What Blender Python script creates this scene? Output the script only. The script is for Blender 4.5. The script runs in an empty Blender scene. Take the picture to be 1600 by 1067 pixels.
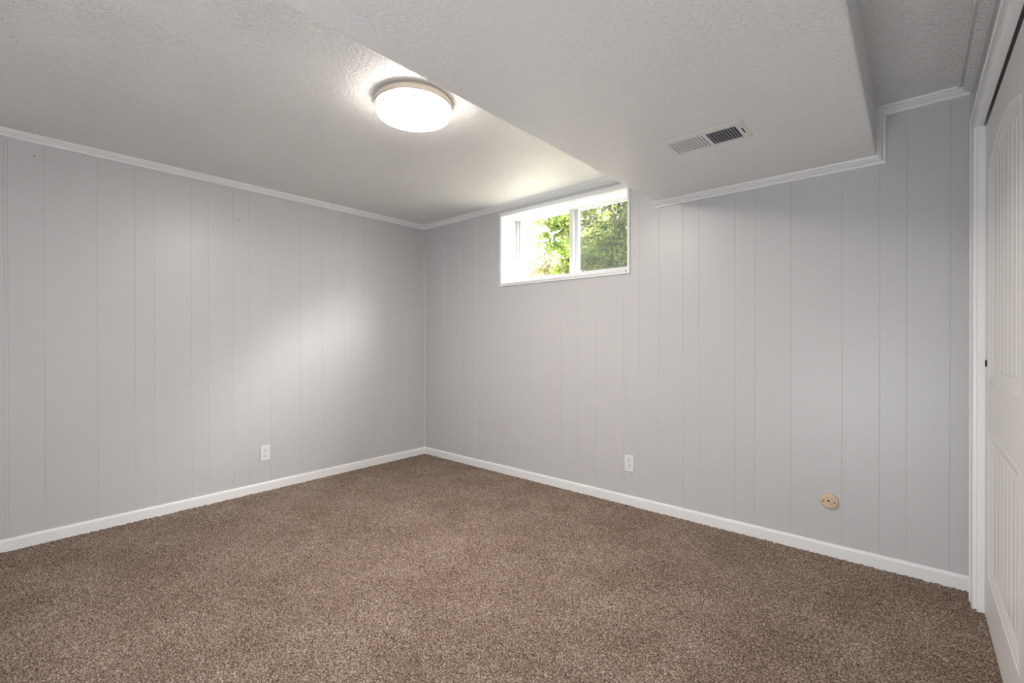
import bpy, bmesh, math, random
import numpy as np
from mathutils import Vector, Matrix

S = bpy.context.scene
C = S.collection
rnd = random.Random(7)

# ------------------------------------------------------------------ dimensions (metres)
# x runs along the window wall from the far left corner, y is negative towards the viewer
H = 2.25            # ceiling
ZS = 2.018          # underside of the dropped soffit
SL, SR = 2.4025, 3.533   # soffit sides
XC = 3.867          # closet wall plane
YF = -4.45          # wall behind the viewer
WT = 0.20           # wall thickness
WX0, WX1, WZ0, WZ1 = 1.048, 2.197, 1.600, 2.160    # window opening

# ------------------------------------------------------------------ camera
def look(yaw, pitch, roll):
    y, p, r = map(math.radians, (yaw, pitch, roll))
    fw = Vector((-math.sin(y)*math.cos(p), math.cos(y)*math.cos(p), -math.sin(p)))
    rt = Vector((math.cos(y), math.sin(y), 0)); up = rt.cross(fw)
    rt, up = math.cos(r)*rt + math.sin(r)*up, math.cos(r)*up - math.sin(r)*rt
    return Matrix((rt, up, -fw)).transposed()
cam = bpy.data.cameras.new('camera')
cam.sensor_width = 36.0
cam.lens = 36.0*721.97/1600
cam.clip_start = 0.02
camo = bpy.data.objects.new('camera', cam); C.objects.link(camo)
camo.matrix_world = Matrix.Translation((3.6663, -2.9018, 1.1271)) @ look(40.927, 0.226, -0.089).to_4x4()
S.camera = camo

# ------------------------------------------------------------------ light and exposure
S.view_settings.view_transform = 'Standard'
S.view_settings.look = 'None'
S.view_settings.gamma = 1.0
S.view_settings.use_curve_mapping = False
S.view_settings.exposure = 0.22
LAMP_STRENGTH = 124.0
w = bpy.data.worlds.new('sky'); S.world = w; w.use_nodes = True
bg = w.node_tree.nodes['Background']
bg.inputs['Color'].default_value = (0.93, 0.97, 1.0, 1)
bg.inputs['Strength'].default_value = 7.5

def sun(name, direction, strength, angle, color):
    l = bpy.data.lights.new(name, 'SUN'); l.energy = strength; l.angle = math.radians(angle); l.color = color
    o = bpy.data.objects.new(name, l); C.objects.link(o)
    o.rotation_euler = Vector(direction).to_track_quat('-Z', 'Y').to_euler()
    return o
# hazy bright sky over the garden, falling through the window on to the left wall
sun('hazy_sun', (-0.83, -0.53, -0.74), 31.0, 44, (1.0, 0.985, 0.96))

def area(name, loc, direction, sx, sy, power, color):
    l = bpy.data.lights.new(name, 'AREA'); l.shape = 'RECTANGLE'; l.size = sx; l.size_y = sy
    l.energy = power; l.color = color
    o = bpy.data.objects.new(name, l); C.objects.link(o); o.location = loc
    o.rotation_euler = Vector(direction).to_track_quat('-Z', 'Y').to_euler()
    return o
# added cool fill light behind the viewer, brightening the room without a fixture
area('rear_fill', (3.15, YF+0.06, 0.55), (0.0, 1, 0.42), 1.2, 0.9, 54, (0.90, 0.955, 1.0))

# ------------------------------------------------------------------ materials
def srgb(r, g, b):
    f = lambda c: (c/255)/12.92 if c/255 <= .04045 else ((c/255+.055)/1.055)**2.4
    return (f(r), f(g), f(b), 1)

def mat(name, col, rough=0.5, metal=0.0, spec=0.5, noise=None, bump=None, emit=None):
    """noise=(scale, amount): mottling of the colour; bump=(scale, strength, distance)"""
    m = bpy.data.materials.new(name); m.use_nodes = True
    nt = m.node_tree; b = nt.nodes['Principled BSDF']
    b.inputs['Base Color'].default_value = col
    b.inputs['Roughness'].default_value = rough
    b.inputs['Metallic'].default_value = metal
    b.inputs['Specular IOR Level'].default_value = spec
    tc = nt.nodes.new('ShaderNodeTexCoord')
    if noise:
        n = nt.nodes.new('ShaderNodeTexNoise'); n.inputs['Scale'].default_value = noise[0]; n.inputs['Detail'].default_value = 4
        nt.links.new(tc.outputs['Object'], n.inputs['Vector'])
        mx = nt.nodes.new('ShaderNodeMix'); mx.data_type = 'RGBA'
        a = noise[1]
        mx.inputs['A'].default_value = tuple(c*(1-a) for c in col[:3])+(1,)
        mx.inputs['B'].default_value = tuple(min(1, c*(1+a)) for c in col[:3])+(1,)
        nt.links.new(n.outputs['Fac'], mx.inputs['Factor'])
        nt.links.new(mx.outputs['Result'], b.inputs['Base Color'])
    if bump:
        n = nt.nodes.new('ShaderNodeTexNoise'); n.inputs['Scale'].default_value = bump[0]; n.inputs['Detail'].default_value = 3
        nt.links.new(tc.outputs['Object'], n.inputs['Vector'])
        bp = nt.nodes.new('ShaderNodeBump'); bp.inputs['Strength'].default_value = bump[1]; bp.inputs['Distance'].default_value = bump[2]
        nt.links.new(n.outputs['Fac'], bp.inputs['Height']); nt.links.new(bp.outputs['Normal'], b.inputs['Normal'])
    if emit:
        b.inputs['Emission Color'].default_value = emit[0]; b.inputs['Emission Strength'].default_value = emit[1]
    return m

M = {}
M['wall'] = mat('gray_panel_paint', srgb(199, 199, 201), 0.36, spec=0.45, noise=(1.5, .012), bump=(60, .05, .001))
M['white'] = mat('white_trim_paint', srgb(238, 239, 240), 0.35, noise=(3, .012))
M['frame'] = mat('white_vinyl', srgb(218, 219, 220), 0.35, noise=(3, .01))
M['door'] = mat('white_door_paint', srgb(226, 225, 224), 0.4, noise=(3, .012))
M['plastic'] = mat('white_plastic', srgb(228, 230, 232), 0.3, noise=(9, .01))
M['slot'] = mat('dark_slot', srgb(46, 42, 40), 0.7, noise=(40, .1))
M['beige'] = mat('beige_plastic', srgb(214, 186, 158), 0.42, noise=(60, .06))
M['beige_pale'] = mat('pale_beige_plastic', srgb(214, 196, 172), 0.4, noise=(60, .05))
M['nickel'] = mat('brushed_nickel', srgb(205, 196, 186), 0.38, metal=0.85, noise=(30, .05))
M['vent'] = mat('vent_enamel', srgb(222, 222, 220), 0.4, noise=(6, .01))
M['duct'] = mat('duct_metal', srgb(92, 96, 108), 0.55, metal=0.3, noise=(20, .1))
M['bronze'] = mat('dark_bronze', srgb(48, 34, 28), 0.4, metal=0.5, noise=(40, .1))
M['closet'] = mat('closet_interior', srgb(62, 60, 58), 0.8, noise=(5, .02))  # walls coloured dark to deepen the shade in the gap above the door
M['bark'] = mat('bark', srgb(70, 60, 52), 0.9, noise=(14, .3), bump=(30, .6, .02))
M['soil'] = mat('pale_soil', srgb(190, 178, 150), 0.95, noise=(2, .25), bump=(8, .5, .05))
M['debris'] = mat('dark_lint', srgb(30, 24, 20), 0.9, noise=(90, .2))

# textured drywall ceiling: trowelled knock-down texture
def ceiling_mat(name, col, strength):
    m = mat(name, col, 0.42, spec=0.4)
    nt = m.node_tree; b = nt.nodes['Principled BSDF']
    tc = nt.nodes['Texture Coordinate']
    n1 = nt.nodes.new('ShaderNodeTexNoise'); n1.inputs['Scale'].default_value = 75; n1.inputs['Detail'].default_value = 3; n1.inputs['Distortion'].default_value = .6
    n2 = nt.nodes.new('ShaderNodeTexNoise'); n2.inputs['Scale'].default_value = 3.0; n2.inputs['Detail'].default_value = 2
    for n in (n1, n2): nt.links.new(tc.outputs['Object'], n.inputs['Vector'])
    r1 = nt.nodes.new('ShaderNodeValToRGB'); r1.color_ramp.elements[0].position = .46; r1.color_ramp.elements[1].position = .62
    nt.links.new(n1.outputs['Fac'], r1.inputs['Fac'])
    r2 = nt.nodes.new('ShaderNodeMapRange'); r2.inputs['From Min'].default_value = .38; r2.inputs['From Max'].default_value = .62
    r2.inputs['To Min'].default_value = .45; r2.inputs['To Max'].default_value = 1.0
    nt.links.new(n2.outputs['Fac'], r2.inputs['Value'])
    mu = nt.nodes.new('ShaderNodeMath'); mu.operation = 'MULTIPLY'
    nt.links.new(r1.outputs['Color'], mu.inputs[0]); nt.links.new(r2.outputs['Result'], mu.inputs[1])
    bp = nt.nodes.new('ShaderNodeBump'); bp.inputs['Strength'].default_value = strength; bp.inputs['Distance'].default_value = .004
    nt.links.new(mu.outputs['Value'], bp.inputs['Height']); nt.links.new(bp.outputs['Normal'], b.inputs['Normal'])
    return m
M['ceiling'] = ceiling_mat('textured_ceiling_paint', srgb(230, 230, 229), .8)
M['soffit'] = ceiling_mat('lightly_textured_soffit_paint', srgb(230, 230, 230), .4)

# carpet: flecked brown pile
def carpet_mat():
    m = mat('brown_flecked_carpet', srgb(130, 110, 94), 0.95, spec=0.1)
    nt = m.node_tree; b = nt.nodes['Principled BSDF']; tc = nt.nodes['Texture Coordinate']
    fine = nt.nodes.new('ShaderNodeTexNoise'); fine.inputs['Scale'].default_value = 170; fine.inputs['Detail'].default_value = 3; fine.inputs['Roughness'].default_value = .75
    mid = nt.nodes.new('ShaderNodeTexNoise'); mid.inputs['Scale'].default_value = 26; mid.inputs['Detail'].default_value = 3
    big = nt.nodes.new('ShaderNodeTexNoise'); big.inputs['Scale'].default_value = 3.2; big.inputs['Detail'].default_value = 4; big.inputs['Roughness'].default_value = .6
    for n in (fine, mid, big): nt.links.new(tc.outputs['Object'], n.inputs['Vector'])
    ramp = nt.nodes.new('ShaderNodeValToRGB'); cr = ramp.color_ramp
    cr.elements[0].position = .35; cr.elements[0].color = srgb(62, 50, 42)
    cr.elements[1].position = .66; cr.elements[1].color = srgb(206, 192, 180)
    e = cr.elements.new(.5); e.color = srgb(134, 117, 105)
    nt.links.new(fine.outputs['Fac'], ramp.inputs['Fac'])
    rb = nt.nodes.new('ShaderNodeValToRGB')
    rb.color_ramp.elements[0].position = .36; rb.color_ramp.elements[0].color = (0.78, 0.74, 0.71, 1)
    rb.color_ramp.elements[1].position = .66; rb.color_ramp.elements[1].color = (1.12, 1.12, 1.12, 1)
    mul = nt.nodes.new('ShaderNodeMix'); mul.data_type = 'RGBA'; mul.blend_type = 'MULTIPLY'; mul.inputs['Factor'].default_value = 1
    add = nt.nodes.new('ShaderNodeMath'); add.operation = 'MULTIPLY_ADD'; add.inputs[1].default_value = .35; 
    nt.links.new(mid.outputs['Fac'], add.inputs[0])
    sc = nt.nodes.new('ShaderNodeMath'); sc.operation = 'MULTIPLY'; sc.inputs[1].default_value = .65
    nt.links.new(big.outputs['Fac'], sc.inputs[0]); nt.links.new(sc.outputs['Value'], add.inputs[2])
    nt.links.new(add.outputs['Value'], rb.inputs['Fac'])
    nt.links.new(ramp.outputs['Color'], mul.inputs['A']); nt.links.new(rb.outputs['Color'], mul.inputs['B'])
    nt.links.new(mul.outputs['Result'], b.inputs['Base Color'])
    return m
M['carpet'] = carpet_mat()

def glass_mat():
    m = bpy.data.materials.new('window_glass'); m.use_nodes = True; nt = m.node_tree; nt.nodes.clear()
    out = nt.nodes.new('ShaderNodeOutputMaterial'); t = nt.nodes.new('ShaderNodeBsdfTransparent'); g = nt.nodes.new('ShaderNodeBsdfGlossy')
    t.inputs['Color'].default_value = (.96, .975, .97, 1); g.inputs['Roughness'].default_value = .02
    lw = nt.nodes.new('ShaderNodeLayerWeight'); lw.inputs['Blend'].default_value = .5
    pw = nt.nodes.new('ShaderNodeMath'); pw.operation = 'POWER'; pw.inputs[1].default_value = 4; nt.links.new(lw.outputs['Facing'], pw.inputs[0])
    f = nt.nodes.new('ShaderNodeMath'); f.operation = 'MULTIPLY_ADD'; f.inputs[1].default_value = .7; f.inputs[2].default_value = .03; nt.links.new(pw.outputs[0], f.inputs[0])
    mx = nt.nodes.new('ShaderNodeMixShader')
    nt.links.new(f.outputs[0], mx.inputs[0]); nt.links.new(t.outputs[0], mx.inputs[1]); nt.links.new(g.outputs[0], mx.inputs[2]); nt.links.new(mx.outputs[0], out.inputs[0])
    return m
M['glass'] = glass_mat()
def screen_mat():
    m = bpy.data.materials.new('gray_insect_mesh'); m.use_nodes = True; nt = m.node_tree; nt.nodes.clear()
    out = nt.nodes.new('ShaderNodeOutputMaterial'); t = nt.nodes.new('ShaderNodeBsdfTransparent'); d = nt.nodes.new('ShaderNodeBsdfDiffuse')
    d.inputs['Color'].default_value = srgb(120, 122, 120); mx = nt.nodes.new('ShaderNodeMixShader'); mx.inputs[0].default_value = .30
    nt.links.new(t.outputs[0], mx.inputs[1]); nt.links.new(d.outputs[0], mx.inputs[2]); nt.links.new(mx.outputs[0], out.inputs[0])
    return m
M['screen'] = screen_mat()
def leaf_mat(name, c1, c2, trans=.45):
    m = bpy.data.materials.new(name); m.use_nodes = True; nt = m.node_tree; nt.nodes.clear()
    out = nt.nodes.new('ShaderNodeOutputMaterial')
    d = nt.nodes.new('ShaderNodeBsdfDiffuse'); t = nt.nodes.new('ShaderNodeBsdfTranslucent'); mx = nt.nodes.new('ShaderNodeMixShader'); mx.inputs[0].default_value = trans
    tc = nt.nodes.new('ShaderNodeTexCoord'); n = nt.nodes.new('ShaderNodeTexNoise'); n.inputs['Scale'].default_value = 2.5; n.inputs['Detail'].default_value = 5
    r = nt.nodes.new('ShaderNodeValToRGB'); r.color_ramp.elements[0].position = .35; r.color_ramp.elements[1].position = .65
    r.color_ramp.elements[0].color = c1; r.color_ramp.elements[1].color = c2
    nt.links.new(tc.outputs['Object'], n.inputs['Vector']); nt.links.new(n.outputs['Fac'], r.inputs['Fac'])
    for s in (d, t): nt.links.new(r.outputs['Color'], s.inputs['Color'])
    nt.links.new(d.outputs[0], mx.inputs[1]); nt.links.new(t.outputs[0], mx.inputs[2]); nt.links.new(mx.outputs[0], out.inputs[0])
    return m
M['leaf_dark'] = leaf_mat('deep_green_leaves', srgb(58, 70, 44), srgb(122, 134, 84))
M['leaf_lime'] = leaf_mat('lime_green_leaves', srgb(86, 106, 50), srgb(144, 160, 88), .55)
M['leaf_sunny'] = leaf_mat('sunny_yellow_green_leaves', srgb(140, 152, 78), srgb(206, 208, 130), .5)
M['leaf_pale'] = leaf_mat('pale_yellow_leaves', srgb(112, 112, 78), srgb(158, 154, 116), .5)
M['lamp_glass'] = mat('lit_frosted_glass', srgb(250, 246, 238), 0.3, noise=(5, .005), emit=((1.0, 0.91, 0.82, 1), LAMP_STRENGTH))
M['lamp_side'] = mat('lit_frosted_glass_side', srgb(250, 246, 238), 0.3, noise=(5, .005), emit=((1.0, 0.91, 0.82, 1), LAMP_STRENGTH*.19))

# ------------------------------------------------------------------ mesh helpers
def link(name, bm, m, parent=None, smooth=False):
    me = bpy.data.meshes.new(name); bm.normal_update(); bm.to_mesh(me); bm.free()
    me.materials.append(m)
    if smooth:
        for p in me.polygons: p.use_smooth = True
    o = bpy.data.objects.new(name, me); C.objects.link(o)
    if parent: o.parent = parent
    return o
def pydata(name, v, f, m, parent=None, smooth=False):
    me = bpy.data.meshes.new(name); me.from_pydata(v, [], f); me.update(); me.materials.append(m)
    if smooth:
        for p in me.polygons: p.use_smooth = True
    o = bpy.data.objects.new(name, me); C.objects.link(o)
    if parent: o.parent = parent
    return o
def box(bm, x0, x1, y0, y1, z0, z1, bev=0, seg=2):
    r = bmesh.ops.create_cube(bm, size=1)
    bmesh.ops.scale(bm, vec=(x1-x0, y1-y0, z1-z0), verts=r['verts'])
    bmesh.ops.translate(bm, vec=((x0+x1)/2, (y0+y1)/2, (z0+z1)/2), verts=r['verts'])
    if bev:
        es = list({e for v in r['verts'] for e in v.link_edges})
        bmesh.ops.bevel(bm, geom=es, offset=bev, segments=seg, affect='EDGES', profile=.5)
def lathe(bm, prof, n=96, mtx=None, cap=True):
    """prof: (radius, z) pairs"""
    rings = []
    for r, z in prof:
        rings.append([bm.verts.new((r*math.cos(2*math.pi*k/n), r*math.sin(2*math.pi*k/n), z)) for k in range(n)])
    for a, b in zip(rings, rings[1:]):
        for k in range(n): bm.faces.new((a[k], a[(k+1) % n], b[(k+1) % n], b[k]))
    if cap:
        bm.faces.new(rings[0][::-1]); bm.faces.new(rings[-1])
    if mtx is not None:
        bmesh.ops.transform(bm, matrix=mtx, verts=[v for r in rings for v in r])
    bmesh.ops.recalc_face_normals(bm, faces=bm.faces)
def tube(bm, pts, radii, n=8):
    pts = [Vector(p) for p in pts]; rings = []
    for i, p in enumerate(pts):
        d = (pts[min(i+1, len(pts)-1)] - pts[max(i-1, 0)]).normalized()
        a = d.orthogonal().normalized(); b = d.cross(a)
        rings.append([bm.verts.new(p + radii[i]*(math.cos(2*math.pi*k/n)*a + math.sin(2*math.pi*k/n)*b)) for k in range(n)])
    for a, b in zip(rings, rings[1:]):
        for k in range(n):
            j = min(range(n), key=lambda q: (b[q].co - a[0].co).length) if k == 0 else j
            bm.faces.new((a[k], a[(k+1) % n], b[(k+1+j) % n], b[(k+j) % n]))
    bm.faces.new(rings[0][::-1]); bm.faces.new(rings[-1])
    bmesh.ops.recalc_face_normals(bm, faces=bm.faces)
def sweep(name, sections, m, parent=None):
    """closed profile sections (lists of 3-D points of equal length) joined in sequence, ends capped"""
    bm = bmesh.new()
    R = [[bm.verts.new(p) for p in s] for s in sections]
    n = len(R[0])
    for a, b in zip(R, R[1:]):
        for k in range(n): bm.faces.new((a[k], a[(k+1) % n], b[(k+1) % n], b[k]))
    bm.faces.new(R[0]); bm.faces.new(R[-1])
    bmesh.ops.recalc_face_normals(bm, faces=bm.faces)
    return link(name, bm, m, parent)
def struct(o): o['kind'] = 'structure'; return o
def empty(name, loc):
    o = bpy.data.objects.new(name, None); C.objects.link(o); o.location = loc; o.empty_display_size = .1; return o
def tag(o, label, cat, group=None):
    o['label'] = label; o['category'] = cat
    if group: o['group'] = group
    return o

# ------------------------------------------------------------------ walls with V-grooved panelling
def groove_wall(name, s0, s1, grooves, to3d, hole=None, back=WT):
    """front face with vertical V grooves, solid slab behind it; s runs along the wall, d into the wall"""
    cuts = {s0: 0.0, s1: 0.0}
    for g in grooves:
        for q, d in ((-.0018, 0), (-.0005, .0014), (.0005, .0014), (.0018, 0)): cuts[g+q] = d
    if hole:
        cuts[hole[0]] = 0.0; cuts[hole[1]] = 0.0
    ss = sorted(cuts)
    bm = bmesh.new()
    vs = {}
    def V(s, d, z):
        k = (round(s, 5), round(d, 5), round(z, 5))
        if k not in vs: vs[k] = bm.verts.new(to3d(s, d, z))
        return vs[k]
    for a, b in zip(ss, ss[1:]):
        zr = [(-.02, H+.02)]
        if hole and a >= hole[0]-1e-6 and b <= hole[1]+1e-6: zr = [(-.02, hole[2]), (hole[3], H+.02)]
        for z0, z1 in zr:
            bm.faces.new((V(a, cuts[a], z0), V(b, cuts[b], z0), V(b, cuts[b], z1), V(a, cuts[a], z1)))
    def slab(a, b, z0, z1):
        c = [bm.verts.new(to3d(s, d, z)) for d in (.006, back) for s, z in ((a, z0), (b, z0), (b, z1), (a, z1))]
        for f in ((0, 1, 2, 3), (7, 6, 5, 4), (0, 4, 5, 1), (1, 5, 6, 2), (2, 6, 7, 3), (3, 7, 4, 0)): bm.faces.new([c[i] for i in f])
    if hole:
        slab(s0, hole[0], -.02, H+.02); slab(hole[1], s1, -.02, H+.02)
        slab(hole[0], hole[1], -.02, hole[2]); slab(hole[0], hole[1], hole[3], H+.02)
    else: slab(s0, s1, -.02, H+.02)
    return struct(link(name, bm, M['wall']))

GL = [-2.814, -2.80, -2.662, -2.441, -2.264, -2.168, -1.966, -1.867, -1.712, -1.607, -1.462, -1.235, -1.057, -.86, -.664, -.40, -.24]
groove_wall('wall_left', YF, 0.0, GL, lambda s, d, z: (-d, s, z))
GR = [.12, .31, .52, .73, .93, 1.20, 1.348, 1.647, 1.796, 1.945, 2.166, 2.286, 2.419, 2.574, 2.674, 2.88, 2.987, 3.165, 3.393, 3.544, 3.645, 3.796]
groove_wall('wall_back', 0.0, XC+.9, GR, lambda s, d, z: (s, d, z), hole=(WX0, WX1, WZ0, WZ1))
# wall behind the viewer
bm = bmesh.new(); box(bm, -WT, XC+.9, YF-WT, YF, -.02, H+.02); struct(link('wall_front', bm, M['wall']))

# closet wall: opening from CY0 to CY1
CY0, CY1, CZ = -.186, -2.03, 2.0015
bm = bmesh.new()
box(bm, XC, XC+.12, CY0, 0.0, -.02, H+.02); box(bm, XC, XC+.12, CY1, CY0, CZ+.06, H+.02); box(bm, XC, XC+.12, YF, CY1, -.02, H+.02)
struct(link('wall_right', bm, M['wall']))
bm = bmesh.new()      # closet interior, seen only as the dark gap above the door
box(bm, XC+.75, XC+.9, YF, 0, -.02, H+.02); box(bm, XC+.12, XC+.75, -2.35, -2.25, -.02, H+.02)
struct(link('wall_closet', bm, M['closet']))

# ------------------------------------------------------------------ ceiling and soffit
bm = bmesh.new(); box(bm, -WT, XC+.9, YF-WT, WT, H, H+.12); struct(link('ceiling', bm, M['ceiling']))
bm = bmesh.new(); box(bm, SL, SR, YF, 0.0, ZS, H+.01, .010, 3); struct(link('ceiling_soffit', bm, M['soffit']))

# ------------------------------------------------------------------ carpet floor
bm = bmesh.new(); box(bm, -WT, XC+.9, YF-WT, WT, -.14, -.02); struct(link('floor_slab', bm, M['closet']))
def carpet():
    x0, x1, y0, y1, d = .004, XC+.12, YF, -.004, .0062
    nx, ny = int((x1-x0)/d), int((y1-y0)/d)
    g = np.random.default_rng(3)
    X, Y = np.meshgrid(np.linspace(x0, x1, nx), np.linspace(y0, y1, ny))
    hgt = g.random((ny, nx))
    soft = (hgt + np.roll(hgt, 1, 0) + np.roll(hgt, 1, 1) + np.roll(hgt, (1, 1), (0, 1)))/4
    Z = (.55*hgt + .45*soft)*.011 - .007
    X = X + (g.random((ny, nx))-.5)*.004; Y = Y + (g.random((ny, nx))-.5)*.004
    X = np.clip(X, x0, x1); Y = np.clip(Y, y0, y1)
    v = np.stack([X, Y, Z], -1).reshape(-1, 3).astype(np.float32)
    i = (np.arange(ny-1)[:, None]*nx + np.arange(nx-1)[None]).reshape(-1)
    f = np.stack([i, i+1, i+nx+1, i+nx], -1).astype(np.int32)
    me = bpy.data.meshes.new('floor'); me.vertices.add(len(v)); me.vertices.foreach_set('co', v.ravel())
    me.loops.add(f.size); me.loops.foreach_set('vertex_index', f.ravel())
    me.polygons.add(len(f)); me.polygons.foreach_set('loop_start', np.arange(0, f.size, 4, dtype=np.int32))
    me.update(calc_edges=True); me.validate()
    me.materials.append(M['carpet'])
    o = bpy.data.objects.new('floor', me); C.objects.link(o); return struct(o)
carpet()

# ------------------------------------------------------------------ baseboards, crown moulding, corner trim
BT, BH = .013, .065
BASE = [(0, -.008), (BT, -.008), (BT, BH-.012), (BT-.003, BH-.004), (BT-.008, BH), (0, BH)]       # (out from wall, z)
sweep_l = [[(p, YF, z) for p, z in BASE], [(p, -p, z) for p, z in BASE]]
struct(sweep('baseboard_left', sweep_l, M['white']))
struct(sweep('baseboard_back', [[(p, -p, z) for p, z in BASE], [(XC, -p, z) for p, z in BASE]], M['white']))
PT, DT = .052, .0345
CROWN = [(0, 0), (0, DT), (.0085, DT), (.011, DT-.003), (.0115, DT-.008), (.023, DT-.013), (.0355, .0150), (.0362, .003), (.0408, .002), (.0415, .0085), (.0440, .0105), (.0480, .0105), (.0510, .0080), (PT, .004), (PT, 0)]  # (out, drop)
e = .001
struct(sweep('trim_1', [[(p, YF, H-d+e) for p, d in CROWN], [(p, -p, H-d+e) for p, d in CROWN]], M['white']))
struct(sweep('trim_2', [[(p, -p, H-d+e) for p, d in CROWN], [(SL, -p, H-d+e) for p, d in CROWN]], M['white']))
struct(sweep('trim_3', [[(SL, -p, ZS-d+e) for p, d in CROWN], [(SR+d-e, -p, ZS-d+e) for p, d in CROWN],
                        [(SR+d-e, -p, H-d+e) for p, d in CROWN], [(XC-p, -p, H-d+e) for p, d in CROWN]], M['white']))
CW = [(p*.8, d*1.15) for p, d in CROWN]
struct(sweep('trim_4', [[(XC-p, YF, H-d+e) for p, d in CROWN], [(XC-p, -p, H-d+e) for p, d in CROWN]], M['ceiling']))
def corner_round(name, cx, cy, sx, r=.010):
    pts = [(cx, cy)] + [(cx+sx*r*math.cos(a), cy-r*math.sin(a)) for a in np.linspace(0, math.pi/2, 6)]
    struct(sweep(name, [[(x, y, BH) for x, y in pts], [(x, y, H-DT) for x, y in pts]], M['wall']))
corner_round('trim_5', 0, 0, 1)
corner_round('trim_6', XC, 0, -1)

# ------------------------------------------------------------------ closet casing and door
XF = XC-.016
CAS = [(0, 0), (.012, 0), (.015, .003), (.016, .010), (.016, .018), (.0125, .020), (.012, .024), (.0135, .027), (.013, .070), (.011, .0855), (.009, .0915), (0, .092)]  # (out, across from outer edge)
def casing(name, secs): return struct(sweep(name, secs, M['white']))
YA, HA, HW = -.094, 2.0825, .081
casing('trim_7', [[(XC-o, YA-a, -.005) for o, a in CAS], [(XC-o, YA-a, HA-a*HW/.092) for o, a in CAS]])
casing('trim_8', [[(XC-o, YA-a, HA-a*HW/.092) for o, a in CAS], [(XC-o, CY1-.0+.0-(.092-a), HA-a*HW/.092) for o, a in CAS]])
casing('trim_9', [[(XC-o, CY1-(.092-a), -.005) for o, a in CAS], [(XC-o, CY1-(.092-a), HA-a*HW/.092) for o, a in CAS]])
bm = bmesh.new(); box(bm, XC+.001, XC+.118, CY0-.013, CY0, -.005, CZ); box(bm, XC-.001, XC+.0172, CY1, CY0, CZ, CZ+.06, 0); struct(link('trim_10', bm, M['white']))

def closet_door(name, x, ya, yb, ztop, zbot=.004):
    """slab with its face in the plane x; arched upper and square lower plank panel"""
    root = struct(empty(name, (x, (ya+yb)/2, zbot)))
    W = ya-yb; wy = np.arange(0, W+1e-6, W/round(W/.0042)); hz = np.arange(zbot, ztop+1e-6, (ztop-zbot)/round((ztop-zbot)/.0055))
    U, Z = np.meshgrid(wy, hz)
    st = .125
    mid = W/2
    arch = lambda u: 1.80 + .065*(1-((u-mid)/(mid-st))**2)
    def field(dist, u):
        d = np.zeros_like(dist)
        prof_d = [0, .004, .010, .014, .020, .046, .052, .056, .5]
        prof_v = [0, -.0025, .0015, .0030, .0025, .0110, .0120, .0085, .0085]
        d = np.interp(dist, prof_d, prof_v); d[dist <= 0] = 0
        fld = dist > .056
        pw = (W-2*st-2*.056)/7
        q = np.abs(((u-st-.056)/pw+.5) % 1-.5)*pw
        d = np.where(fld & (q < .008), d+.0055*(1-q/.008), d)
        return d
    du = np.minimum(U-st, W-st-U)
    up = np.minimum(np.minimum(du, Z-.955), arch(U)-Z)
    lo = np.minimum(np.minimum(du, Z-.185), .767-Z)
    D = field(up, U) + field(lo, U)
    ny, nx = U.shape
    th = .035
    v = np.stack([D, mid-U, Z-zbot], -1).reshape(-1, 3)
    i = (np.arange(ny-1)[:, None]*nx + np.arange(nx-1)[None]).reshape(-1)
    f = np.stack([i, i+1, i+nx+1, i+nx], -1)
    n = len(v)
    cr = [0, nx-1, (ny-1)*nx+nx-1, (ny-1)*nx]
    back = [(th, v[c][1], v[c][2]) for c in cr]
    faces = [tuple(map(int, q)) for q in f] + [(n, n+1, n+2, n+3)]
    edges = [[k for k in range(nx)], [r*nx+nx-1 for r in range(ny)], [(ny-1)*nx+k for k in range(nx-1, -1, -1)], [r*nx for r in range(ny-1, -1, -1)]]
    for k, ed in enumerate(edges): faces.append(tuple([n+k] + ed + [n+(k+1) % 4]))
    pydata('door_panel', [tuple(map(float, p)) for p in v] + back, faces, M['door'], root)
    return root
XD = 3.891
d1 = closet_door('door_1', XD, -.2005, -1.145, 1.989)
closet_door('door_2', XD+.045, -1.10, -2.027, 1.986)
bm = bmesh.new()
lathe(bm, [(.0145, -.0015), (.0145, .0018), (.012, .0022), (.010, -.0005)], 24, Matrix.Rotation(math.radians(-90), 4, 'Y'))
fp = link('finger_pull', bm, M['bronze'], d1); fp.location = (-.0018, -.250-(-.2005-1.145)/2, 1.029-.004); fp['label'] = 'small dark bronze finger pull'

# ------------------------------------------------------------------ window
win = struct(empty('window_1', ((WX0+WX1)/2, 0, WZ0)))
def wpart(name, boxes, m, parent=win, bev=.0015, origin=win):
    bm = bmesh.new()
    ox, oy, oz = ((WX0+WX1)/2, 0, WZ0)
    for b in boxes: box(bm, b[0]-ox, b[1]-ox, b[2]-oy, b[3]-oy, b[4]-oz, b[5]-oz, bev)
    return link(name, bm, m, parent)
cw = .027
wpart('window_casing', [(WX0-cw, WX0, -.012, 0, WZ0-.024, WZ1+.033), (WX1, WX1+.018, -.012, 0, WZ0-.024, WZ1+.033),
                        (WX0, WX1, -.012, 0, WZ0-.024, WZ0), (WX0, WX1, -.012, 0, WZ1, WZ1+.033),
                        (WX0-.008, WX0, -.018, -.010, WZ0-.008, WZ1+.008), (WX0, WX1, -.018, -.010, WZ1, WZ1+.008), (WX0, WX1, -.018, -.010, WZ0-.008, WZ0)], M['white'])
FD0, FD1 = .170, .245
wpart('window_reveal', [(WX0-.004, WX0+.003, -.004, WT+.05, WZ0, WZ1), (WX1-.003, WX1+.004, -.004, WT+.05, WZ0, WZ1),
                        (WX0, WX1, -.004, WT+.05, WZ0-.004, WZ0+.004), (WX0, WX1, -.004, WT+.05, WZ1-.003, WZ1+.005)], M['frame'], bev=0)
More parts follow.
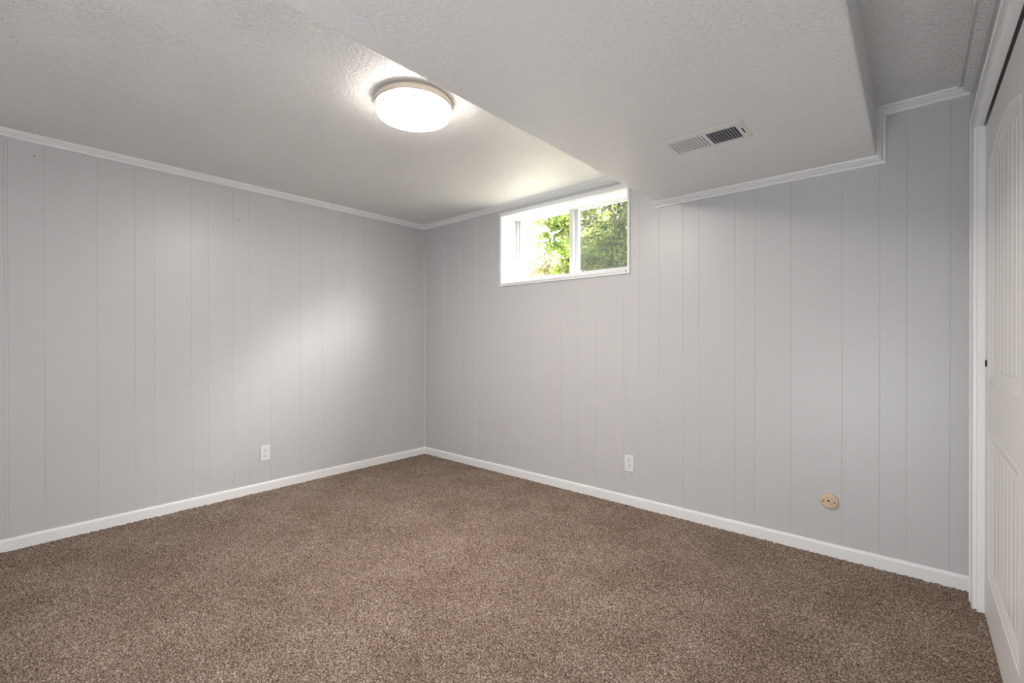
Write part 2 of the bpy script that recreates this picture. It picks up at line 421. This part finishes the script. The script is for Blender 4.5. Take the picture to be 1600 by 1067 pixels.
wpart('window_frame', [(WX0+.003, WX0+.030, FD0, FD1, WZ0+.004, WZ1-.003), (WX1-.030, WX1-.003, FD0, FD1, WZ0+.004, WZ1-.003),
                       (WX0+.030, WX1-.030, FD0, FD1, WZ0+.004, WZ0+.040), (WX0+.030, WX1-.030, FD0, FD1, WZ1-.006, WZ1-.003)], M['frame'])
MX = 1.632
sl_ = wpart('sliding_sash', [(WX0+.031, WX0+.052, .182, .208, WZ0+.041, WZ1-.006), (MX-.034, MX+.004, .182, .208, WZ0+.041, WZ1-.006),
                             (WX0+.052, MX-.034, .182, .208, WZ0+.041, WZ0+.056), (WX0+.052, MX-.034, .182, .208, WZ1-.010, WZ1-.006)], M['frame'])
wpart('glass_pane', [(WX0+.050, MX-.032, .193, .197, WZ0+.054, WZ1-.008)], M['glass'], sl_, 0)
fx = wpart('fixed_sash', [(MX-.004, MX+.032, .210, .236, WZ0+.041, WZ1-.006), (WX1-.052, WX1-.031, .210, .236, WZ0+.041, WZ1-.006),
                          (MX+.032, WX1-.052, .210, .236, WZ0+.041, WZ0+.062), (MX+.032, WX1-.052, .210, .236, WZ1-.010, WZ1-.006)], M['frame'])
wpart('glass_pane', [(MX+.030, WX1-.050, .221, .225, WZ0+.060, WZ1-.008)], M['glass'], fx, 0)
isc = wpart('insect_screen', [(MX+.020, WX1-.034, .2385, .2395, WZ0+.045, WZ1-.007)], M['screen'], win, 0); isc['label'] = 'gray insect screen'
bm = bmesh.new(); lathe(bm, [(.004, 0), (.0035, .0015), (.001, .002)], 12, Matrix.Rotation(math.radians(90), 4, 'X'))
ws = link('screw', bm, M['duct'], win); ws.location = (2.19-(WX0+WX1)/2, -.0182, -.004)

# ------------------------------------------------------------------ ceiling light
LX, LY = 1.900, -1.565
lamp = tag(empty('ceiling_light', (LX, LY, H)), 'round flush mount ceiling light glowing warm white beside the soffit edge', 'ceiling light')
bm = bmesh.new(); lathe(bm, [(.166, 0), (.172, -.003), (.1765, -.012), (.1770, -.034), (.1755, -.039), (.172, -.0405), (.160, -.0405)], 128); link('lamp_pan', bm, M['nickel'], lamp, True)
bm = bmesh.new(); lathe(bm, [(.164, -.038), (.1680, -.042), (.1690, -.058), (.1690, -.063), (.1670, -.0665)], 128); link('glass_band', bm, M['lamp_side'], lamp, True)
bm = bmesh.new(); lathe(bm, [(.1670, -.0690), (.1680, -.0705), (.1655, -.0750), (.160, -.0772)], 128, cap=False); link('glass_rim', bm, M['lamp_side'], lamp, True)
bm = bmesh.new(); lathe(bm, [(.160, -.0772), (.145, -.0805), (.110, -.0845), (.060, -.0868), (.004, -.0875)], 128)
link('glass_diffuser', bm, M['lamp_glass'], lamp, True)
bm = bmesh.new(); lathe(bm, [(.1672, -.0655), (.1704, -.0652), (.1714, -.0678), (.1704, -.0704), (.1672, -.0701)], 128, cap=False); link('trim_ring', bm, M['nickel'], lamp, True)
for k in range(3):
    a = math.radians(-82 + 120*k)
    bm = bmesh.new(); tube(bm, [(.1708*math.cos(a), .1708*math.sin(a), -.038), (.1708*math.cos(a), .1708*math.sin(a), -.068)], [.0016, .0016]); link('clip', bm, M['nickel'], lamp)

# ------------------------------------------------------------------ air vent in the soffit
VX0, VX1, VY0, VY1 = 2.796, 3.142, -.880, -.672
vent = tag(empty('air_vent', ((VX0+VX1)/2, (VY0+VY1)/2, ZS)), 'white two-bank metal air vent set in the soffit underside', 'air vent')
ox, oy = (VX0+VX1)/2, (VY0+VY1)/2
def vbox(bm, x0, x1, y0, y1, z0, z1, bev=0): box(bm, x0-ox, x1-ox, y0-oy, y1-oy, z0-ZS, z1-ZS, bev)
BL, BR = (2.823, 2.973), (2.986, 3.107)
BY0, BY1 = -.840, -.705
bm = bmesh.new()
zt, zb = ZS, ZS-.0055
for x0, x1, y0, y1 in ((VX0+.010, BL[0], BY0, BY1), (BL[1], BR[0], BY0, BY1), (BR[1], VX1-.010, BY0, BY1), (VX0+.010, VX1-.010, VY0+.010, BY0), (VX0+.010, VX1-.010, BY1, VY1-.010)):
    vbox(bm, x0, x1, y0, y1, zb, zt-.001)
def ring(bm, o, i, zo, zi):      # sloping flange round the faceplate
    a = [bm.verts.new((x-ox, y-oy, zo-ZS)) for x, y in ((o[0], o[2]), (o[1], o[2]), (o[1], o[3]), (o[0], o[3]))]
    b = [bm.verts.new((x-ox, y-oy, zi-ZS)) for x, y in ((i[0], i[2]), (i[1], i[2]), (i[1], i[3]), (i[0], i[3]))]
    for k in range(4): bm.faces.new((a[k], a[(k+1) % 4], b[(k+1) % 4], b[k]))
ring(bm, (VX0, VX1, VY0, VY1), (VX0+.010, VX1-.010, VY0+.010, VY1-.010), ZS-.0006, zb)
link('faceplate', bm, M['vent'], vent)
def louver(x, y0, y1, tilt, wdt=.0125):
    bm = bmesh.new(); box(bm, -wdt/2, wdt/2, y0-oy, y1-oy, -.0005, .0005)
    bmesh.ops.transform(bm, matrix=Matrix.Translation((x-ox, 0, -.004)) @ Matrix.Rotation(math.radians(tilt), 4, 'Y'), verts=bm.verts)
    link('louver', bm, M['vent'], vent)
n1 = 11
for k in range(n1+1): louver(BL[0]+(BL[1]-BL[0])*k/n1, BY0, BY1, -22, .0086)
for k in range(1, 10): louver(BR[0]+(BR[1]-BR[0])*k/10, BY0, BY1, 62, .0075)
bm = bmesh.new(); vbox(bm, BL[0]-.004, BR[1]+.004, BY0-.004, BY1+.004, ZS-.0016, ZS-.0008); link('duct_backing', bm, M['duct'], vent)
bm = bmesh.new(); vbox(bm, 3.121, 3.1265, -.806, -.752, zb-.0006, zb+.0005); o = link('damper_slot', bm, M['slot'], vent); o['label'] = 'narrow black damper slot'
for x, y in ((2.809, -.757), (3.133, -.795)):
    bm = bmesh.new(); lathe(bm, [(.0042, 0), (.0036, -.0016), (.001, -.002)], 14, Matrix.Translation((x-ox, y-oy, zb-ZS))); link('screw', bm, M['vent'], vent)

# ------------------------------------------------------------------ outlets and wall jack
def face(bm, m): bmesh.ops.transform(bm, matrix=m, verts=bm.verts)
def outlet(loc, rz, label):
    """duplex receptacle; local x across, -y out of the wall"""
    r = tag(empty('power_outlet', loc), label, 'power outlet', 'white power outlets above the baseboards'); r.rotation_euler = (0, 0, rz)
    bm = bmesh.new(); box(bm, -.035, .035, -.006, 0, -.057, .057, .003, 3); link('cover_plate', bm, M['plastic'], r)
    for s in (1, -1):
        bm = bmesh.new()
        pts = [(.0165*max(-.84, min(.84, math.cos(a)))*1.05, .0145*math.sin(a)) for a in np.linspace(0, 2*math.pi, 40, endpoint=False)]
        a = [bm.verts.new((x, -.0055, z+s*.0195)) for x, z in pts]; b = [bm.verts.new((x*.97, -.0078, z*.97+s*.0195)) for x, z in pts]
        for k in range(40): bm.faces.new((a[k], a[(k+1) % 40], b[(k+1) % 40], b[k]))
        bm.faces.new(b); bmesh.ops.recalc_face_normals(bm, faces=bm.faces)
        rc = link('receptacle', bm, M['plastic'], r)
        bm = bmesh.new(); box(bm, -.0077, -.0052, -.0082, -.0074, s*.0195+.001, s*.0195+.0095); box(bm, .0052, .0077, -.0082, -.0074, s*.0195+.002, s*.0195+.0095)
        lathe(bm, [(.0029, -.0004), (.0029, .0004)], 14, Matrix.Translation((0, -.0078, s*.0195-.006)) @ Matrix.Rotation(math.radians(90), 4, 'X'))
        link('plug_slots', bm, M['slot'], rc)
    bm = bmesh.new(); lathe(bm, [(.0032, 0), (.0028, .0012), (.0005, .0016)], 14, Matrix.Translation((0, -.006, 0)) @ Matrix.Rotation(math.radians(90), 4, 'X')); link('screw', bm, M['plastic'], r)
    return r
outlet((0, -1.500, .283), math.radians(90), 'white power outlet low on the left wall')
outlet((2.209, 0, .285), 0, 'white power outlet low on the window wall, below the window\'s right edge')

jack = tag(empty('wall_jack', (3.339, 0, .283)), 'round beige cable jack plate low on the window wall near the closet', 'wall jack')
RX = Matrix.Rotation(math.radians(90), 4, 'X')
bm = bmesh.new(); lathe(bm, [(.0410, 0), (.0410, .005), (.0395, .0075), (.034, .0092), (.018, .0100), (.0165, .0092), (.0005, .0092)], 64, RX); link('cover_plate', bm, M['beige'], jack, True)
bm = bmesh.new(); lathe(bm, [(.0150, .009), (.0150, .0108), (.0135, .0118), (.0060, .0122), (.0005, .0122)], 40, RX); hb = link('hub', bm, M['beige_pale'], jack, True); hb['label'] = 'pale raised center hub'
bm = bmesh.new(); lathe(bm, [(.0052, .0118), (.0052, .0128), (.0005, .0128)], 20, Matrix.Translation((-.002, 0, .004)) @ RX); link('socket_hole', bm, M['slot'], hb)
for s, z in ((-1, -.001), (1, -.002)):
    bm = bmesh.new(); lathe(bm, [(.0034, .0090), (.0034, .0106), (.0005, .0110)], 16, Matrix.Translation((s*.0245, 0, z)) @ RX); link('screw', bm, M['bronze'], jack)

# tiny nails left in the left wall
for y, z, lab in ((-1.676, 1.990, 'tiny dark nail high in the left wall, middle of the wall'), (-2.699, 2.147, 'tiny dark nail just under the trim at the left wall\'s near end')):
    bm = bmesh.new(); lathe(bm, [(.0032, -.004), (.0032, .002), (.002, .003)], 10, Matrix.Rotation(math.radians(90), 4, 'Y'))
    o = link('wall_nail', bm, M['slot']); o.location = (0, y, z); tag(o, lab, 'nail', 'old nails in the left wall')
# bits of lint lying on the carpet near the window wall
for x, y, s, lab in ((.62, -.55, .0055, 'dark bit of lint on carpet near the far corner, left of its twin'), (.93, -.38, .005, 'dark bit of lint on carpet under the window\'s left edge'), (2.21, -.045, .006, 'dark bit of lint on carpet edge below the window wall outlet')):
    bm = bmesh.new(); bmesh.ops.create_icosphere(bm, subdivisions=2, radius=s)
    for v in bm.verts: v.co *= .7+.6*rnd.random()
    bmesh.ops.scale(bm, vec=(1.3, .9, .7), verts=bm.verts)
    o = link('carpet_lint', bm, M['debris']); o.location = (x, y, .004); tag(o, lab, 'lint', 'lint on the carpet')

# ------------------------------------------------------------------ garden seen through the window
bm = bmesh.new(); box(bm, -14, 8, WT+.001, 22, .9, 1.45); struct(link('garden_ground', bm, M['soil']))
def leaves(name, parent, m, blobs, size, seed, origin):
    """folded lozenge leaves scattered in ellipsoid blobs (cx, cy, cz, rx, ry, rz, count)"""
    g = random.Random(seed); v = []; f = []
    for cx, cy, cz, rx, ry, rz, n in blobs:
        for _ in range(n):
            while True:
                a, b, c = (g.uniform(-1, 1) for _ in range(3))
                q = a*a+b*b+c*c
                if q < 1: break
            p = Vector((cx+a*rx, cy+b*ry, cz+c*rz)) - Vector(origin)
            d = Vector((g.gauss(0, 1), g.gauss(0, 1), g.gauss(-.4, .7))).normalized()
            s = d.orthogonal().normalized(); s = Matrix.Rotation(g.uniform(0, 6.28), 3, d) @ s; nn = d.cross(s)
            L = size*g.uniform(.6, 1.3); W = L*.32
            k = len(v)
            v += [p, p+d*L*.45+s*W+nn*W*.35, p+d*L, p+d*L*.45-s*W+nn*W*.35, p+d*L*.5]
            f += [(k, k+1, k+4), (k+1, k+2, k+4), (k+2, k+3, k+4), (k+3, k, k+4)]
    return pydata(name, [tuple(x) for x in v], f, m, parent)
def branch(name, parent, pts, r, origin):
    bm = bmesh.new(); tube(bm, [Vector(p)-Vector(origin) for p in pts], r, 8); return link(name, bm, M['bark'], parent)
# view lines through the window: at(px, depth) gives the ground position seen there
def at(px, py, dist):
    d = look(40.927, .226, -.089) @ Vector(((px-800)/721.97, (533.5-py)/721.97, -1))
    return Vector(camo.location) + d*dist

def plant(name, label, base, foliage_mat, blobs, size, seed, stems):
    r = tag(empty(name, base), label, 'tree' if name == 'tree' else 'bush')
    for nm, pts, rad in stems: branch(nm, r, pts, rad, base)
    leaves('foliage', r, foliage_mat, blobs, size, seed, base)
    return r
G = 1.45
def gp(px, py, dist): p = at(px, py, dist); return (p.x, p.y, p.z)
# dense tree behind the right pane: dark low mass, open sunny crown above
b0 = at(968, 420, 9.5)
blobs = []
for px, py, dist, r, n in ((912, 412, 9.8, .42, 900), (935, 405, 9.8, .42, 900), (958, 404, 9.8, .42, 900), (980, 398, 9.6, .42, 900), (1000, 390, 9.8, .5, 800),
                           (920, 386, 10.2, .36, 240), (945, 382, 10.0, .36, 280), (970, 375, 9.8, .38, 520), (992, 360, 9.8, .42, 520),
                           (908, 345, 10.2, .30, 170), (922, 332, 10.4, .32, 130), (940, 360, 10.4, .30, 100), (950, 345, 10.2, .28, 70), (962, 352, 10, .26, 130), (975, 340, 10, .30, 190), (990, 325, 10, .4, 420),
                           (905, 320, 10.4, .34, 190), (930, 312, 10.2, .26, 80), (955, 312, 10.2, .3, 200), (972, 305, 10, .3, 260), (1005, 310, 10, .45, 420), (940, 296, 10.2, .4, 260)):
    p = at(px, py, dist); blobs.append((p.x, p.y, p.z, r, r, r*.72, n))
dense = plant('tree', 'dense green tree filling the right window pane outside', (b0.x, b0.y, G), M['leaf_dark'], blobs, .085, 11,
      [('trunk', [(b0.x, b0.y, G), gp(967, 405, 9.6), gp(963, 385, 9.6), gp(964, 365, 9.6), gp(961, 342, 9.6), gp(955, 325, 9.6), gp(953, 295, 9.6)], [.028, .020, .016, .014, .012, .010, .008]),
       ('branch', [gp(963, 352, 9.2), gp(970, 342, 9.2), gp(978, 330, 9.3)], [.012, .009, .006]),
       ('branch', [gp(896, 370, 9.0), gp(905, 363, 9.0), gp(914, 353, 9.0), gp(921, 344, 9.0)], [.016, .016, .014, .010])])
# sunlit tree further back, seen through the gaps
b3 = at(940, 420, 15); blobs = []
for px, py, dist, r, n in ((905, 400, 15, .75, 330), (930, 395, 15, .75, 330), (960, 395, 15, .75, 330), (905, 370, 15, .7, 240), (930, 362, 15, .65, 220), (955, 358, 15, .7, 250), (985, 350, 15, .8, 330), (912, 335, 15, .55, 130), (940, 330, 15.2, .55, 110), (970, 318, 15, .6, 170), (1000, 320, 15, .8, 260)):
    p = at(px, py, dist); blobs.append((p.x, p.y, p.z, r, r, r*.75, n))
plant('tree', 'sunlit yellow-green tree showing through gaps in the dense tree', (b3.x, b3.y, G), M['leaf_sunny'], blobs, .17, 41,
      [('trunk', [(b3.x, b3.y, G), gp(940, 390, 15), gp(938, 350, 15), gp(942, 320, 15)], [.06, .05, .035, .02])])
# lime green young tree in the left pane, against its right edge
b1 = at(888, 430, 6.6); blobs = []
for px, py, dist, r, n in ((872, 343, 6.6, .17, 190), (884, 337, 6.6, .18, 220), (889, 350, 6.6, .17, 190), (862, 346, 6.7, .14, 90), (874, 355, 6.6, .14, 120), (850, 343, 6.7, .12, 55), (840, 348, 6.8, .10, 26),
                           (852, 367, 6.7, .09, 36), (861, 372, 6.6, .09, 40), (842, 367, 6.7, .06, 12), (886, 374, 6.6, .13, 110), (876, 383, 6.5, .12, 80), (862, 384, 6.5, .11, 50), (850, 382, 6.6, .08, 22), (884, 392, 6.5, .13, 100), (890, 405, 6.6, .12, 90),
                           (882, 404, 6.6, .08, 30), (874, 420, 6.7, .10, 50), (888, 422, 6.7, .10, 60)):
    p = at(px, py, dist); blobs.append((p.x, p.y, p.z, r, r, r*.7, n))
plant('tree', 'young lime green leafy tree beside the window mullion in the left pane', (b1.x, b1.y, G), M['leaf_lime'], blobs, .075, 21,
      [('trunk', [(b1.x, b1.y, G), gp(889, 410, 6.6), gp(890, 388, 6.6), gp(888, 350, 6.6), gp(891, 325, 6.6)], [.018, .016, .012, .010, .007]),
       ('branch', [gp(878, 376, 6.5), gp(881, 364, 6.5), gp(886, 347, 6.5), gp(890, 335, 6.5)], [.009, .010, .009, .006]),
       ('branch', [gp(876, 430, 6.5), gp(880, 408, 6.5), gp(887, 383, 6.5)], [.006, .005, .004])])
# pale sunlit bush low in the left pane
b2 = at(845, 425, 12.5); blobs = []
for px, py, dist, r, n in ((838, 428, 12.5, .26, 90), (850, 420, 12.3, .3, 150), (830, 412, 12.6, .2, 40), (862, 418, 12.2, .34, 210), (872, 428, 12.2, .3, 180), (848, 402, 12.6, .26, 70), (864, 398, 12.6, .28, 90), (842, 385, 12.8, .2, 22), (822, 378, 12.8, .2, 24), (826, 425, 12.8, .24, 50), (856, 388, 12.6, .2, 30)):
    p = at(px, py, dist); blobs.append((p.x, p.y, p.z, r, r, r*.7, n))
plant('bush', 'pale yellowish bush low in the left window pane', (b2.x, b2.y, G), M['leaf_pale'], blobs, .10, 31,
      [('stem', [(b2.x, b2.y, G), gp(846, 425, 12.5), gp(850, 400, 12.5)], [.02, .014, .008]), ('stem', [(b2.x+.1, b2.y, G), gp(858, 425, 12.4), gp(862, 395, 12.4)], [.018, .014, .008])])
# more of the same trees along the garden edge, seen only from further left in the room
for dx, dy, lab in ((2.5, .5, 'dense green tree just right of the one filling the right pane'), (5.0, 1.0, 'dense green tree furthest right along the garden edge')):
    c = dense.copy(); C.objects.link(c); c.location = dense.location + Vector((dx, dy, 0)); c['label'] = lab
    for ch in dense.children:
        d = ch.copy(); C.objects.link(d); d.parent = c
